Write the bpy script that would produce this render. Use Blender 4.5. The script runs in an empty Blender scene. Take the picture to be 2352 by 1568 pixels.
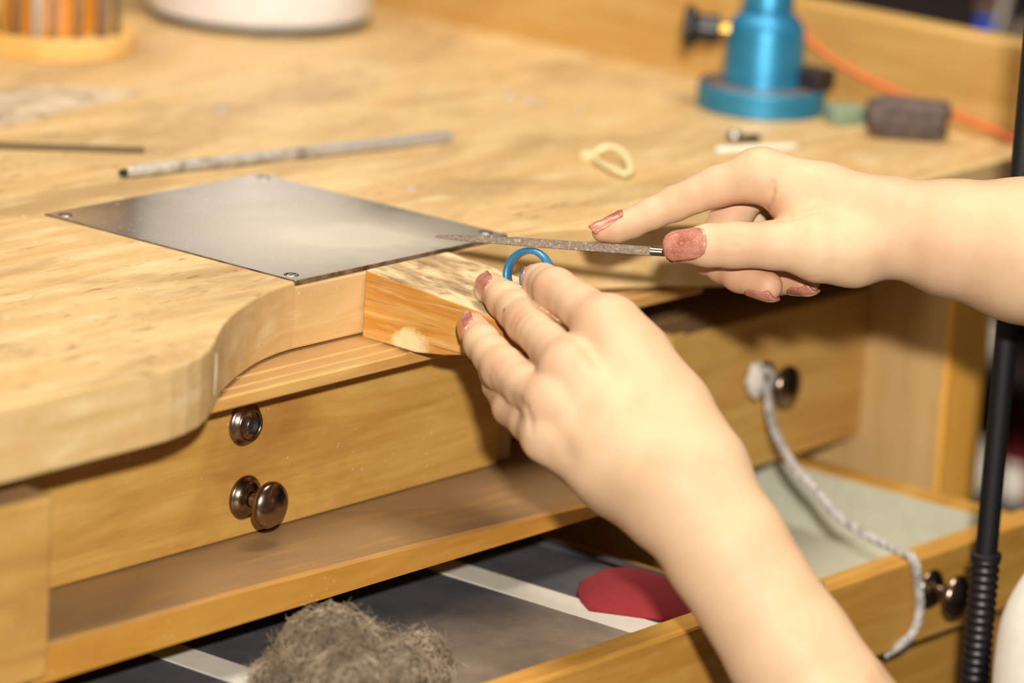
import bpy, bmesh, math, random
import numpy as np
from mathutils import Vector, Matrix
from mathutils.bvhtree import BVHTree

random.seed(7); rng = np.random.default_rng(7)
sc = bpy.context.scene
COL = sc.collection
BZ = 0.95                                   # height of the bench top above the floor, metres

# ------------------------------------------------------------------ camera
# working frame: millimetres, origin at the front-left corner of the steel plate on the bench top,
# x along the bench front, y towards the back of the bench, z up
CX, CY, F = 1176.0, 784.0, 10000.0
az, pit, rol = (math.radians(v) for v in (38.37, 14.55, 3.67))
FW = np.array([math.cos(az)*math.cos(pit), math.sin(az)*math.cos(pit), -math.sin(pit)])
_r = np.array([math.sin(az), -math.cos(az), 0.0]); _u = np.cross(_r, FW)
RI = math.cos(rol)*_r + math.sin(rol)*_u
UP = -math.sin(rol)*_r + math.cos(rol)*_u
POS = -1600.0*(FW + RI*(675-CX)/F - UP*(645-CY)/F)

def W(p):                                    # millimetres of the bench frame -> metres of the world
    return Vector((p[0]/1000.0, p[1]/1000.0, p[2]/1000.0 + BZ))

cam = bpy.data.cameras.new('camera'); cam_o = bpy.data.objects.new('camera', cam); COL.objects.link(cam_o)
cam.sensor_width = 36.0; cam.sensor_fit = 'HORIZONTAL'; cam.lens = 36.0*F/2352.0
M = Matrix.Identity(4)
for i in range(3):
    M[i][0] = RI[i]; M[i][1] = UP[i]; M[i][2] = -FW[i]; M[i][3] = W(POS)[i]
cam_o.matrix_world = M
cam.clip_start = 0.05; cam.clip_end = 50
cam.dof.use_dof = True; cam.dof.focus_distance = 1.605; cam.dof.aperture_fstop = 5.4
cam.dof.aperture_blades = 7
sc.camera = cam_o

# ------------------------------------------------------------------ light
wd = bpy.data.worlds.new('room_light'); sc.world = wd; wd.use_nodes = True
bg = wd.node_tree.nodes['Background']; bg.inputs[0].default_value = (1.0, 0.86, 0.70, 1); bg.inputs[1].default_value = 0.05

def area(name, loc, target, sx, sy, power, color):
    L = bpy.data.lights.new(name, 'AREA'); L.shape = 'RECTANGLE'; L.size = sx; L.size_y = sy
    L.energy = power; L.color = color
    o = bpy.data.objects.new(name, L); COL.objects.link(o)
    o.location = loc; o.rotation_euler = (Vector(target)-Vector(loc)).to_track_quat('-Z', 'Y').to_euler()
    return o
FL = POS + 55*RI + 145*UP
area('camera_flash', W(FL), W((60, -30, -20)), 0.055, 0.04, 32.0, (1.0, 0.95, 0.88))
area('ceiling_lamp', W((130, -190, 1450)), W((90, -40, 0)), 0.5, 0.5, 17.0, (1.0, 0.91, 0.78))
area('bench_back_fill', W((250, 500, 1500)), W((200, 200, 0)), 1.0, 1.0, 11.0, (1.0, 0.93, 0.82))  # added fill light that brightens the back of the bench top

sc.view_settings.view_transform = 'Standard'; sc.view_settings.look = 'None'
sc.view_settings.exposure = 0.08; sc.view_settings.gamma = 1.0; sc.view_settings.use_curve_mapping = False

# ------------------------------------------------------------------ placing helpers
def ray(x, y): return FW + RI*(x-CX)/F - UP*(y-CY)/F
def on_z(x, y, z=0.0): d = ray(x, y); return POS + d*((z-POS[2])/d[2])
def on_y(x, y, Y): d = ray(x, y); return POS + d*((Y-POS[1])/d[1])
def on_x(x, y, X): d = ray(x, y); return POS + d*((X-POS[0])/d[0])
def at(x, y, dep): return POS + dep*ray(x, y)

# ------------------------------------------------------------------ materials
def lin(c): return tuple((v/12.92 if v <= 0.04045 else ((v+0.055)/1.055)**2.4) for v in c)
def srgb(r, g, b): return lin((r/255, g/255, b/255)) + (1.0,)

class NT:
    def __init__(s, name):
        s.m = bpy.data.materials.new(name); s.m.use_nodes = True
        s.t = s.m.node_tree; s.b = s.t.nodes['Principled BSDF']
    def n(s, typ, **kw):
        nd = s.t.nodes.new(typ)
        for k, v in kw.items(): setattr(nd, k, v)
        return nd
    def l(s, a, b): s.t.links.new(a, b)
    def coords(s, scale=(1, 1, 1), rot=(0, 0, 0), which='Object'):
        tc = s.n('ShaderNodeTexCoord'); mp = s.n('ShaderNodeMapping')
        mp.inputs['Scale'].default_value = scale; mp.inputs['Rotation'].default_value = rot
        s.l(tc.outputs[which], mp.inputs['Vector']); return mp.outputs[0]
    def noise(s, vec, scale, detail=4, rough=0.55, dist=0.0):
        nd = s.n('ShaderNodeTexNoise'); s.l(vec, nd.inputs['Vector'])
        nd.inputs['Scale'].default_value = scale; nd.inputs['Detail'].default_value = detail
        nd.inputs['Roughness'].default_value = rough; nd.inputs['Distortion'].default_value = dist
        return nd.outputs['Fac']
    def ramp(s, fac, stops):
        nd = s.n('ShaderNodeValToRGB'); cr = nd.color_ramp
        while len(cr.elements) < len(stops): cr.elements.new(0.5)
        for e, (p, c) in zip(cr.elements, stops):
            e.position = p; e.color = c if len(c) == 4 else tuple(c)+(1,)
        s.l(fac, nd.inputs[0]); return nd.outputs[0]
    def fac(s, f, lo, hi):
        nd = s.n('ShaderNodeMapRange'); nd.inputs[1].default_value = lo; nd.inputs[2].default_value = hi
        s.l(f, nd.inputs[0]); return nd.outputs[0]
    def mix(s, fac, a, b, mode='MIX'):
        nd = s.n('ShaderNodeMix', data_type='RGBA', blend_type=mode)
        for sock, v in ((nd.inputs[0], fac), (nd.inputs[6], a), (nd.inputs[7], b)):
            if hasattr(v, 'links'): s.l(v, sock)
            else: sock.default_value = v
        return nd.outputs[2]
    def math(s, op, a, b=0.0):
        nd = s.n('ShaderNodeMath', operation=op)
        for sock, v in ((nd.inputs[0], a), (nd.inputs[1], b)):
            if hasattr(v, 'links'): s.l(v, sock)
            else: sock.default_value = v
        return nd.outputs[0]
    def bump(s, h, strength, dist):
        nd = s.n('ShaderNodeBump'); nd.inputs['Strength'].default_value = strength; nd.inputs['Distance'].default_value = dist
        s.l(h, nd.inputs['Height']); s.l(nd.outputs[0], s.b.inputs['Normal'])
    def color(s, c):
        if hasattr(c, 'links'): s.l(c, s.b.inputs['Base Color'])
        else: s.b.inputs['Base Color'].default_value = c
    def set(s, **kw):
        for k, v in kw.items(): s.b.inputs[k.replace('_', ' ')].default_value = v

def plain(name, col, rough=0.5, metal=0.0, **kw):
    t = NT(name); t.color(col); t.set(Roughness=rough, Metallic=metal, **kw)
    v = t.coords(); n = t.noise(v, 180, 3)
    t.color(t.mix(t.fac(n, 0.3, 0.8), col, tuple(c*0.86 for c in col[:3])+(1,)))
    return t.m

def t_mid(a, b, f): return tuple(x*(1-f)+y*f for x, y in zip(a, b))

def wood(name, light, mid, dark, axis='x', stain=0.35, rough=0.55, dust=0.0, grime=0.0, specks=0.0, streak=0.0):
    t = NT(name)
    sc_ = {'x': (1, 9, 9), 'y': (9, 1, 9), 'z': (9, 9, 1)}[axis]
    v = t.coords(sc_); plainv = t.coords()
    g = t.noise(v, 11, 6, 0.6, 0.8)
    c = t.ramp(g, [(0.25, t_mid(dark, mid, 0.55)), (0.48, mid), (0.72, light)])
    fine = t.noise(v, 70, 3, 0.6)
    c = t.mix(t.math('MULTIPLY', t.fac(fine, 0.45, 0.8), 0.16), c, dark)
    blot = t.noise(plainv, 13, 4, 0.6, 0.4)
    c = t.mix(t.math('MULTIPLY', t.fac(blot, 0.52, 0.75), stain), c, dark)
    if streak:
        vs = t.coords({'x': (1, 16, 16), 'y': (16, 1, 16), 'z': (16, 16, 1)}[axis])
        s1 = t.noise(vs, 9, 5, 0.6, 0.6); s2 = t.noise(vs, 16, 4, 0.6, 0.4)
        c = t.mix(t.math('MULTIPLY', t.fac(s1, 0.50, 0.66), streak), c, srgb(190, 118, 36))
        c = t.mix(t.math('MULTIPLY', t.fac(s2, 0.54, 0.70), streak*0.8), c, srgb(232, 200, 142))
        s3 = t.noise(vs, 45, 3, 0.6); c = t.mix(t.math('MULTIPLY', t.fac(s3, 0.60, 0.72), streak*0.7), c, srgb(110, 66, 26))
    if grime:
        v2 = t.coords({'x': (1, 3.2, 3), 'y': (3.2, 1, 3), 'z': (3, 3, 1)}[axis])
        gr = t.noise(v2, 75, 5, 0.65, 0.3); big = t.noise(plainv, 9, 2)
        ge0 = t.n('ShaderNodeNewGeometry'); sx0 = t.n('ShaderNodeSeparateXYZ'); t.l(ge0.outputs['Normal'], sx0.inputs[0])
        upf = t.fac(sx0.outputs['Z'], 0.2, 0.8)
        vb = t.coords({'x': (1, 2.4, 3), 'y': (2.4, 1, 3), 'z': (3, 3, 1)}[axis])
        wear = t.noise(vb, 9.5, 5, 0.62, 0.6)
        c = t.mix(t.math('MULTIPLY', t.math('MULTIPLY', t.fac(wear, 0.47, 0.66), upf), grime*0.7), c, srgb(166, 134, 92))
        f = t.math('MULTIPLY', t.math('MULTIPLY', t.fac(gr, 0.585, 0.70), t.fac(big, 0.36, 0.62)), t.math('ADD', t.math('MULTIPLY', upf, 0.85), 0.15))
        c = t.mix(t.math('MULTIPLY', f, grime), c, srgb(112, 78, 48))
        pale = t.noise(v2, 28, 4, 0.6)
        c = t.mix(t.math('MULTIPLY', t.fac(pale, 0.55, 0.75), grime*0.45), c, srgb(240, 225, 182))
    if specks:
        vo = t.n('ShaderNodeTexVoronoi'); t.l(plainv, vo.inputs['Vector']); vo.inputs['Scale'].default_value = 260
        few = t.noise(plainv, 60, 2)
        f = t.math('MULTIPLY', t.fac(vo.outputs['Distance'], 0.16, 0.08), t.fac(few, 0.56, 0.60))
        c = t.mix(t.math('MULTIPLY', f, specks), c, srgb(235, 230, 215))
    if dust:
        ge = t.n('ShaderNodeNewGeometry'); sx = t.n('ShaderNodeSeparateXYZ'); t.l(ge.outputs['Normal'], sx.inputs[0])
        dn = t.noise(v, 20, 4, 0.6)
        f = t.math('MULTIPLY', t.fac(sx.outputs['Z'], 0.6, 0.95), t.fac(dn, -0.1, 0.5))
        c = t.mix(t.math('MULTIPLY', f, dust*0.85), c, srgb(132, 108, 82))
    t.color(c); t.set(Roughness=rough, Specular_IOR_Level=0.35)
    t.bump(t.math('ADD', g, t.math('MULTIPLY', fine, 0.5)), 0.12, 0.0006)
    return t.m

PINE_L, PINE_M, PINE_D = srgb(224, 196, 145), srgb(212, 178, 122), srgb(186, 134, 66)
m_top = wood('bench_top_pine', PINE_L, PINE_M, srgb(186, 138, 74), 'x', 0.30, 0.5, grime=1.0, specks=1.0)
m_board = wood('side_board_pine', srgb(206, 170, 106), srgb(196, 154, 86), srgb(166, 118, 54), 'y', 0.35, 0.45)
m_front = wood('drawer_pine', srgb(208, 168, 92), srgb(194, 150, 74), srgb(146, 92, 42), 'x', 0.6, 0.5, specks=0.35)
m_lip = wood('shelf_pine', srgb(206, 156, 76), srgb(196, 142, 60), srgb(158, 98, 36), 'x', 0.3, 0.45, dust=1.0, specks=0.25)
m_frontd = wood('dusty_drawer_pine', srgb(210, 170, 98), srgb(196, 152, 80), srgb(150, 98, 46), 'x', 0.35, 0.5, dust=0.95, specks=0.3)
m_rail = wood('rail_pine', srgb(222, 178, 108), srgb(206, 158, 88), srgb(170, 118, 60), 'x', 0.2, 0.5, dust=0.6)
m_pin = wood('bench_pin_pine', srgb(222, 176, 104), srgb(206, 150, 72), srgb(160, 98, 38), 'y', 0.55, 0.55, grime=0.25, streak=0.75)
def add_bare_patch(mat, centre, radii, col):
    # a gouge that bared pale wood on the pin's left cheek (object coordinates, metres)
    nt = mat.node_tree; b_ = nt.nodes['Principled BSDF']; src = b_.inputs['Base Color'].links[0].from_socket
    tc = nt.nodes.new('ShaderNodeTexCoord'); mp = nt.nodes.new('ShaderNodeMapping'); mp.vector_type = 'TEXTURE'
    mp.inputs['Location'].default_value = centre; mp.inputs['Scale'].default_value = radii
    nz = nt.nodes.new('ShaderNodeTexNoise'); nz.inputs['Scale'].default_value = 260
    ln = nt.nodes.new('ShaderNodeVectorMath'); ln.operation = 'LENGTH'
    ad = nt.nodes.new('ShaderNodeMath'); ad.operation = 'ADD'; mr = nt.nodes.new('ShaderNodeMapRange')
    mr.inputs[1].default_value = 1.75; mr.inputs[2].default_value = 1.22
    mx = nt.nodes.new('ShaderNodeMix'); mx.data_type = 'RGBA'; mx.inputs[7].default_value = col
    nt.links.new(tc.outputs['Object'], mp.inputs[0]); nt.links.new(mp.outputs[0], ln.inputs[0]); nt.links.new(tc.outputs['Object'], nz.inputs['Vector'])
    nt.links.new(ln.outputs['Value'], ad.inputs[0]); nt.links.new(nz.outputs['Fac'], ad.inputs[1]); nt.links.new(ad.outputs[0], mr.inputs[0])
    nt.links.new(mr.outputs[0], mx.inputs[0]); nt.links.new(src, mx.inputs[6]); nt.links.new(mx.outputs[2], b_.inputs['Base Color'])
add_bare_patch(m_pin, (-0.024, 0.0145, 0.0035), (0.02, 0.0078, 0.0052), srgb(236, 212, 160))
m_post = wood('post_pine', srgb(240, 184, 92), srgb(234, 172, 74), srgb(204, 136, 44), 'z', 0.25, 0.45)
m_side = wood('side_panel_pine', srgb(202, 170, 118), srgb(194, 160, 106), srgb(170, 130, 76), 'z', 0.2, 0.55)
m_tray = wood('tray_pine', srgb(206, 160, 84), srgb(192, 142, 64), srgb(150, 96, 38), 'x', 0.35, 0.5)
m_holder = wood('tool_stand_wood', srgb(236, 200, 132), srgb(232, 186, 104), srgb(206, 142, 54), 'x', 0.4, 0.45)

# ------------------------------------------------------------------ mesh helpers
def finish(name, me, mat, parent=None, smooth=False, org=(0, 0, 0)):
    o = bpy.data.objects.new(name, me); COL.objects.link(o)
    if mat: me.materials.append(mat)
    if smooth:
        me.polygons.foreach_set('use_smooth', [True]*len(me.polygons))
    if parent is not None: o.parent = parent
    else: o.location = W(org)
    return o

ORG = {}
def org_of(parent):
    if parent is None: return None
    p = parent
    while p.parent is not None: p = p.parent
    return ORG[p.name]

def from_bm(name, bm, mat, parent=None, smooth=False, org=None):
    """bm holds millimetres of the bench frame"""
    o_ = org_of(parent) if parent is not None else (org if org is not None else base_of(bm))
    for v in bm.verts:
        v.co = Vector(((v.co.x-o_[0])/1000, (v.co.y-o_[1])/1000, (v.co.z-o_[2])/1000))
    me = bpy.data.meshes.new(name); bm.to_mesh(me); bm.free()
    o = finish(name, me, mat, parent, smooth, o_)
    if parent is None: ORG[o.name] = np.array(o_, float)
    return o

def base_of(bm):
    c = np.array([v.co[:] for v in bm.verts]); lo, hi = c.min(0), c.max(0)
    return np.array([(lo[0]+hi[0])/2, (lo[1]+hi[1])/2, lo[2]])

def thing(name, org, label, cat, group=None):
    o = bpy.data.objects.new(name, None); COL.objects.link(o); o.location = W(org); o.empty_display_size = 0.02
    ORG[o.name] = np.array(org, float); tag(o, label, cat, group); return o

def tag(o, label=None, cat=None, group=None, kind=None):
    for k, v in (('label', label), ('category', cat), ('group', group), ('kind', kind)):
        if v: o[k] = v
    return o

def bevel(o, w, seg=2, ang=40):
    md = o.modifiers.new('bevel', 'BEVEL'); md.width = w/1000; md.segments = seg
    md.limit_method = 'ANGLE'; md.angle_limit = math.radians(ang); md.harden_normals = False
    return o

def bm_box(x0, x1, y0, y1, z0, z1, bm=None):
    bm = bm or bmesh.new()
    v = [bm.verts.new((x, y, z)) for z in (z0, z1) for y in (y0, y1) for x in (x0, x1)]
    for f in ((0, 2, 3, 1), (4, 5, 7, 6), (0, 1, 5, 4), (2, 6, 7, 3), (0, 4, 6, 2), (1, 3, 7, 5)):
        bm.faces.new([v[i] for i in f])
    return bm

def box(name, x0, x1, y0, y1, z0, z1, mat, parent=None, bev=0.8, seg=2):
    o = from_bm(name, bm_box(x0, x1, y0, y1, z0, z1), mat, parent)
    if bev: bevel(o, bev, seg)
    return o

def bm_lathe(profile, centre, axis=(0, 0, 1), n=40, bm=None):
    bm = bm or bmesh.new()
    a = Vector(axis).normalized(); t = Vector((0, 0, 1)) if abs(a.z) < 0.9 else Vector((1, 0, 0))
    e1 = a.cross(t).normalized(); e2 = a.cross(e1)
    c = Vector(centre); rings = []
    for r, h in profile:
        if r < 1e-6: rings.append([bm.verts.new(c + a*h)])
        else: rings.append([bm.verts.new(c + a*h + (e1*math.cos(k*2*math.pi/n) + e2*math.sin(k*2*math.pi/n))*r) for k in range(n)])
    for A, B in zip(rings, rings[1:]):
        for k in range(n):
            k2 = (k+1) % n
            if len(A) == 1 and len(B) == 1: continue
            if len(A) == 1: bm.faces.new((A[0], B[k2], B[k]))
            elif len(B) == 1: bm.faces.new((A[k], A[k2], B[0]))
            else: bm.faces.new((A[k], A[k2], B[k2], B[k]))
    bmesh.ops.recalc_face_normals(bm, faces=bm.faces[:])
    return bm

def catmull(pts, n=8):
    P = [np.array(p, float) for p in pts]; P = [2*P[0]-P[1]] + P + [2*P[-1]-P[-2]]; out = []
    for i in range(1, len(P)-2):
        for k in range(n):
            t = k/n
            out.append(0.5*((2*P[i]) + (-P[i-1]+P[i+1])*t + (2*P[i-1]-5*P[i]+4*P[i+1]-P[i+2])*t*t + (-P[i-1]+3*P[i]-3*P[i+1]+P[i+2])*t**3))
    out.append(P[-2]); return out

def bm_tube(path, rad, n=12, bm=None, closed=False, flat=1.0):
    bm = bm or bmesh.new(); P = [Vector(p) for p in path]; rings = []; N = len(P)
    up = Vector((0, 0, 1)); prev = None
    for i, p in enumerate(P):
        a = P[(i-1) % N] if (closed or i > 0) else P[i]; b = P[(i+1) % N] if (closed or i < N-1) else P[i]
        d = (b-a).normalized()
        e1 = d.cross(up) if prev is None else (prev - d*prev.dot(d))
        if e1.length < 1e-6: e1 = d.cross(Vector((1, 0, 0)))
        e1.normalize(); prev = e1; e2 = d.cross(e1)
        r = rad[i] if hasattr(rad, '__len__') else rad
        rings.append([bm.verts.new(p + e1*math.cos(2*math.pi*k/n)*r + e2*math.sin(2*math.pi*k/n)*r*flat) for k in range(n)])
    prs = list(zip(rings, rings[1:])) + ([(rings[-1], rings[0])] if closed else [])
    for A, B in prs:
        for k in range(n): bm.faces.new((A[k], B[k], B[(k+1) % n], A[(k+1) % n]))
    if not closed:
        bm.faces.new(rings[0]); bm.faces.new(rings[-1][::-1])
    bmesh.ops.recalc_face_normals(bm, faces=bm.faces[:])
    return bm

def bm_prism(outline, z0, z1, bm=None):
    bm = bm or bmesh.new()
    A = [bm.verts.new((x, y, z0)) for x, y in outline]; B = [bm.verts.new((x, y, z1)) for x, y in outline]
    n = len(outline); bm.faces.new(A[::-1]); bm.faces.new(B)
    for i in range(n): bm.faces.new((A[i], A[(i+1) % n], B[(i+1) % n], B[i]))
    bmesh.ops.recalc_face_normals(bm, faces=bm.faces[:]); return bm

def shade_auto(o, ang=35):
    me = o.data; me.polygons.foreach_set('use_smooth', [True]*len(me.polygons))
    try: me.set_sharp_from_angle(angle=math.radians(ang))
    except Exception: pass
    return o

# ================================================================== setting
m_floor = plain('dark_floor', srgb(58, 48, 42), 0.7)
m_wall = plain('dark_wall', srgb(7, 8, 8), 0.9)
fl = box('floor', -2500, 3200, -2600, 3000, -BZ*1000-30, -BZ*1000, m_floor, None, 0); tag(fl, kind='structure')
wb = box('wall_back', -2500, 3200, 2600, 2640, -BZ*1000, 1700, m_wall, None, 0); tag(wb, kind='structure')
wr = box('wall_right', 2300, 2340, -2600, 2600, -BZ*1000, 1700, m_wall, None, 0); tag(wr, kind='structure')

# ================================================================== workbench
TH = 26.0
bench = thing('workbench', (60, 200, -BZ*1000), 'pine jeweller\'s workbench with curved cut-out, drawers and a pulled-out tray', 'workbench')

left_o = [(-340, -57), (-240, -57), (-135, -57), (-124, -56.4), (-114, -54.6), (-104, -51.5), (-95, -47), (-88, -42.4), (-82.5, -38.2)]
arc = catmull([(-82.5, -38.2, 0), (-66, -26.5, 0), (-50, -17.5, 0), (-36, -10.8, 0), (-22, -5.4, 0), (-9, -2.2, 0), (0, -1, 0)], 4)
left_o += [(p[0], p[1]) for p in arc[1:]]
right_o = [(124-p[0], p[1]) for p in arc[::-1]]
right_o += [(212, -41.6), (220, -44.4), (232, -46.4), (250, -47), (330, -43), (448, -40)]
rest = [(448, 620), (-340, 620)]
PW, PD, NZ = 124.0, 130.5, -1.9
bm = bmesh.new()
out_top = left_o + [(0, PD), (PW, PD)] + right_o + rest
out_bot = left_o + right_o + rest
T = [bm.verts.new((x, y, 0)) for x, y in out_top]; B = [bm.verts.new((x, y, -TH)) for x, y in out_bot]
N0, N1, N2, N3 = (bm.verts.new(c+(NZ,)) for c in ((0, -1), (0, PD), (PW, PD), (PW, -1)))
bm.faces.new(T); bm.faces.new(B[::-1]); bm.faces.new((N0, N3, N2, N1))
L = len(left_o); R = len(right_o)
for i in range(L-1):
    f = [T[i], B[i], B[i+1], T[i+1]]
    if i == L-2: f = [T[i], B[i], B[i+1], N0, T[i+1]]
    bm.faces.new(f)
bm.faces.new((N0, B[L-1], B[L], N3))
bm.faces.new((T[L-1], N0, N1, T[L])); bm.faces.new((T[L], N1, N2, T[L+1])); bm.faces.new((T[L+1], N2, N3, T[L+2]))
for i in range(R-1 + len(rest)):
    ti, bi = L+2+i, L+i
    f = [T[ti], B[bi], B[bi+1], T[ti+1]]
    if i == 0: f = [T[ti], N3, B[bi], B[bi+1], T[ti+1]]
    bm.faces.new(f)
bm.faces.new((T[-1], B[-1], B[0], T[0]))
bmesh.ops.recalc_face_normals(bm, faces=bm.faces[:])
o = from_bm('bench_top', bm, m_top, bench); bevel(o, 1.1, 2, 55)

# worn pale chip on the wing's corner
bm = bmesh.new(); rr = random.Random(3)
cw = [(-84.6, -40.4), (-81.4, -37.8)]
rows = []
for k in range(9):
    z = -5.5 - k*1.9; w = 0.5 + 0.5*math.sin((k+0.6)/9*math.pi)
    mid = Vector((-82.5, -38.2, z)); dr = Vector((0.6, -0.8, 0)); tn = Vector((0.8, 0.6, 0))
    rows.append([bm.verts.new(mid + dr*0.12 - tn*(1.1*w+rr.random()*0.3)), bm.verts.new(mid + dr*0.55*w + dr*0.12), bm.verts.new(mid + dr*0.12 + tn*(0.9*w+rr.random()*0.3))])
for A, Bq in zip(rows, rows[1:]):
    for i in range(2): bm.faces.new((A[i], A[i+1], Bq[i+1], Bq[i]))
bmesh.ops.recalc_face_normals(bm, faces=bm.faces[:])
o = from_bm('worn_corner', bm, plain('bare_wood', srgb(236, 224, 196), 0.8), bench)

# side board that closes the bench on the right
o = box('side_board', 448, 464, -40, 620, -TH, 44.5, m_board, bench, 2.2, 3)
box('back_board', -340, 448, 604, 620, 0, 44.5, m_board, bench, 2.2, 3)

# steel plate let into the top
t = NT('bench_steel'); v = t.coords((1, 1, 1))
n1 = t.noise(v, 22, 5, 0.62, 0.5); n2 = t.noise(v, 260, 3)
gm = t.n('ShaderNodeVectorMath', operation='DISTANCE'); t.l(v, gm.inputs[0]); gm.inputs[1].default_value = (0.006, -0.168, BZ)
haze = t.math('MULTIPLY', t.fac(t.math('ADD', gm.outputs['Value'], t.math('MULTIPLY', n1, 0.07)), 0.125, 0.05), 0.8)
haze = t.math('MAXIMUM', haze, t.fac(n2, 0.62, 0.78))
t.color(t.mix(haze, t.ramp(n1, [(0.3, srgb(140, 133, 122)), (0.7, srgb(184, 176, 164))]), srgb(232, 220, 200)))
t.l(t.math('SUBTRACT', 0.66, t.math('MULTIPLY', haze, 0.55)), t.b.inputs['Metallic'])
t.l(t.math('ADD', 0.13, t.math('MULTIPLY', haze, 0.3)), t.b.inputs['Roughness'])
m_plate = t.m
t = NT('rusty_steel_edge'); v = t.coords(); n1 = t.noise(v, 120, 4)
t.color(t.ramp(n1, [(0.35, srgb(92, 58, 40)), (0.65, srgb(150, 130, 108))])); t.set(Metallic=0.4, Roughness=0.55)
m_rust = t.m
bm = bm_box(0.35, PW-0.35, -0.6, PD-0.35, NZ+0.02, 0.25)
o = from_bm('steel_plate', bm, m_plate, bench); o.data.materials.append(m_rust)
for p in o.data.polygons:
    if abs(p.normal.z) < 0.5: p.material_index = 1
bevel(o, 0.45, 2)
plate = o
m_steel = plain('screw_steel', srgb(176, 172, 164), 0.28, 1.0)
m_dark = plain('dark_recess', srgb(30, 26, 22), 0.7)
for sx, sy in ((5.6, 6.4), (118.5, 6.4), (5.6, 123.5), (118.5, 123.5)):
    bm = bm_lathe([(0, 0.1), (1.2, 0.1), (1.8, 0.3), (2.3, 0.42), (2.7, 0.36), (2.9, 0.15)], (sx, sy, 0.05), n=24)
    s_ = from_bm('screw', bm, m_steel, plate, True)
    bm_ = bm_box(sx-1.2, sx+1.2, sy-0.28, sy+0.28, 0.15, 0.32)
    from_bm('screw_slot', bm_, m_dark, plate)

# rail under the cut-out with two worn grooves
rail_pts = [(22, -33.4), (-24, -33.4), (-24.6, -32.8), (-24.6, -29.0), (-24, -28.3), (-19.8, -27.9), (-19.2, -28.5), (-18.4, -27.7), (-12.5, -27.4), (-11.9, -27.9), (-11.2, -27.2), (-4, -26.9), (22, -26.6)]
bm = bmesh.new()
A = [bm.verts.new((-176, y, z)) for y, z in rail_pts]; Bv = [bm.verts.new((222, y, z)) for y, z in rail_pts]
bm.faces.new(A); bm.faces.new(Bv[::-1])
for i in range(len(A)): bm.faces.new((A[i], Bv[i], Bv[(i+1) % len(A)], A[(i+1) % len(A)]))
bmesh.ops.recalc_face_normals(bm, faces=bm.faces[:])
from_bm('front_rail', bm, m_rail, bench)

# metal knobs
t = NT('knob_nickel'); v = t.coords(); n1 = t.noise(v, 60, 3)
t.color(t.ramp(n1, [(0.3, srgb(118, 96, 78)), (0.7, srgb(158, 140, 122))])); t.set(Metallic=1.0, Roughness=0.24)
m_knob = t.m
KN_ROS = [(0, 0), (8.2, 0), (8.4, 0.7), (7.8, 1.5), (6.9, 1.9), (6.6, 2.6), (5.2, 3.4), (3.6, 4.0), (3.0, 4.6)]
KN_HEAD = [(2.9, 4.2), (2.5, 6.0), (2.6, 8.6), (4.0, 9.8), (7.4, 10.6), (8.7, 11.8), (8.9, 13.0), (8.0, 14.6), (5.6, 16.0), (2.8, 16.7), (0, 16.9)]
def knob(parent, c, head=True, label=None):
    k = from_bm('knob', bm_lathe(KN_ROS + ([(2.9, 4.2)] if head else []), c, (0, -1, 0), 36), m_knob, parent, True)
    if head: from_bm('knob_head', bm_lathe(KN_HEAD, c, (0, -1, 0), 36), m_knob, parent, True)
    else:
        from_bm('screw_hole', bm_lathe([(2.9, 4.4), (2.4, 3.2), (1.6, 2.9), (0, 2.9)], c, (0, -1, 0), 24), m_dark, parent, True)
        from_bm('rosette_ring', bm_lathe([(6.2, 1.8), (6.5, 3.2), (5.9, 3.8), (5.2, 3.3), (5.0, 2.2)], c, (0, -1, 0), 36), m_knob, parent, True)
    if label: k['label'] = label
    return k

# centre drawer behind the shelf, with one whole knob and one rosette that lost its knob
dr = box('drawer', -178, 119, -6, 8, -91, -33.6, m_front, bench, 0.9)
knob(dr, on_y(561, 1141, -6)); knob(dr, on_y(561, 972, -6), False, 'bare nickel rosette without its knob')
box('divider_panel', 119.6, 131, -3, 300, -91.4, -34, m_side, bench)
dr = box('drawer', 131.5, 221, 12, 24, -91, -36, m_front, bench, 0.9)

# shelf with its front lip (worn lower towards the right)
bm = bmesh.new()
xs = [-176, -80, 20, 127, 222]; zt = [-90.6, -91.4, -94.0, -98.2, -99.5]
rowsv = []
for x, z in zip(xs, zt):
    rowsv.append([bm.verts.new(c) for c in ((x, 300, -91.5), (x, -6, -91.5), (x, -46.5, z), (x, -48, z-1.2), (x, -48, -104.4), (x, 300, -104.4))])
for A, Bq in zip(rowsv, rowsv[1:]):
    for i in range(6): bm.faces.new((A[i], A[(i+1) % 6], Bq[(i+1) % 6], Bq[i]))
bm.faces.new(rowsv[0]); bm.faces.new(rowsv[-1][::-1])
bmesh.ops.recalc_face_normals(bm, faces=bm.faces[:])
from_bm('shelf', bm, m_lip, bench)

# left pedestal
dr = box('drawer', -330, -170.6, -50, -32, -102.5, -36.8, m_frontd, bench, 2.6, 3)
dr['label'] = 'dusty topped pine drawer front at the left'
box('side_panel', -340, -326, -30, 560, -BZ*1000, -TH, m_side, bench)
box('side_panel', -196, -180, -30, 560, -BZ*1000, -105, m_side, bench)

# right pedestal
side = box('side_panel', 368, 398, -49.5, 560, -BZ*1000, -TH, m_side, bench)
box('front_post', 368, 398, -52, -49.3, -BZ*1000, -TH-0.5, m_post, bench, 0.6)
box('side_panel', 222, 231, -11, 560, -BZ*1000, -54, m_frontd, bench)
dr = box('drawer', 231.5, 367.5, -9.4, 10, -123.5, -56.2, m_frontd, bench, 1.2)
kb1 = on_y(1752, 872, -9.4); knob(dr, kb1)
box('dust_board', 231.5, 367.5, 10.2, 300, -60, -56.4, m_frontd, bench, 0.3)

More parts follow.
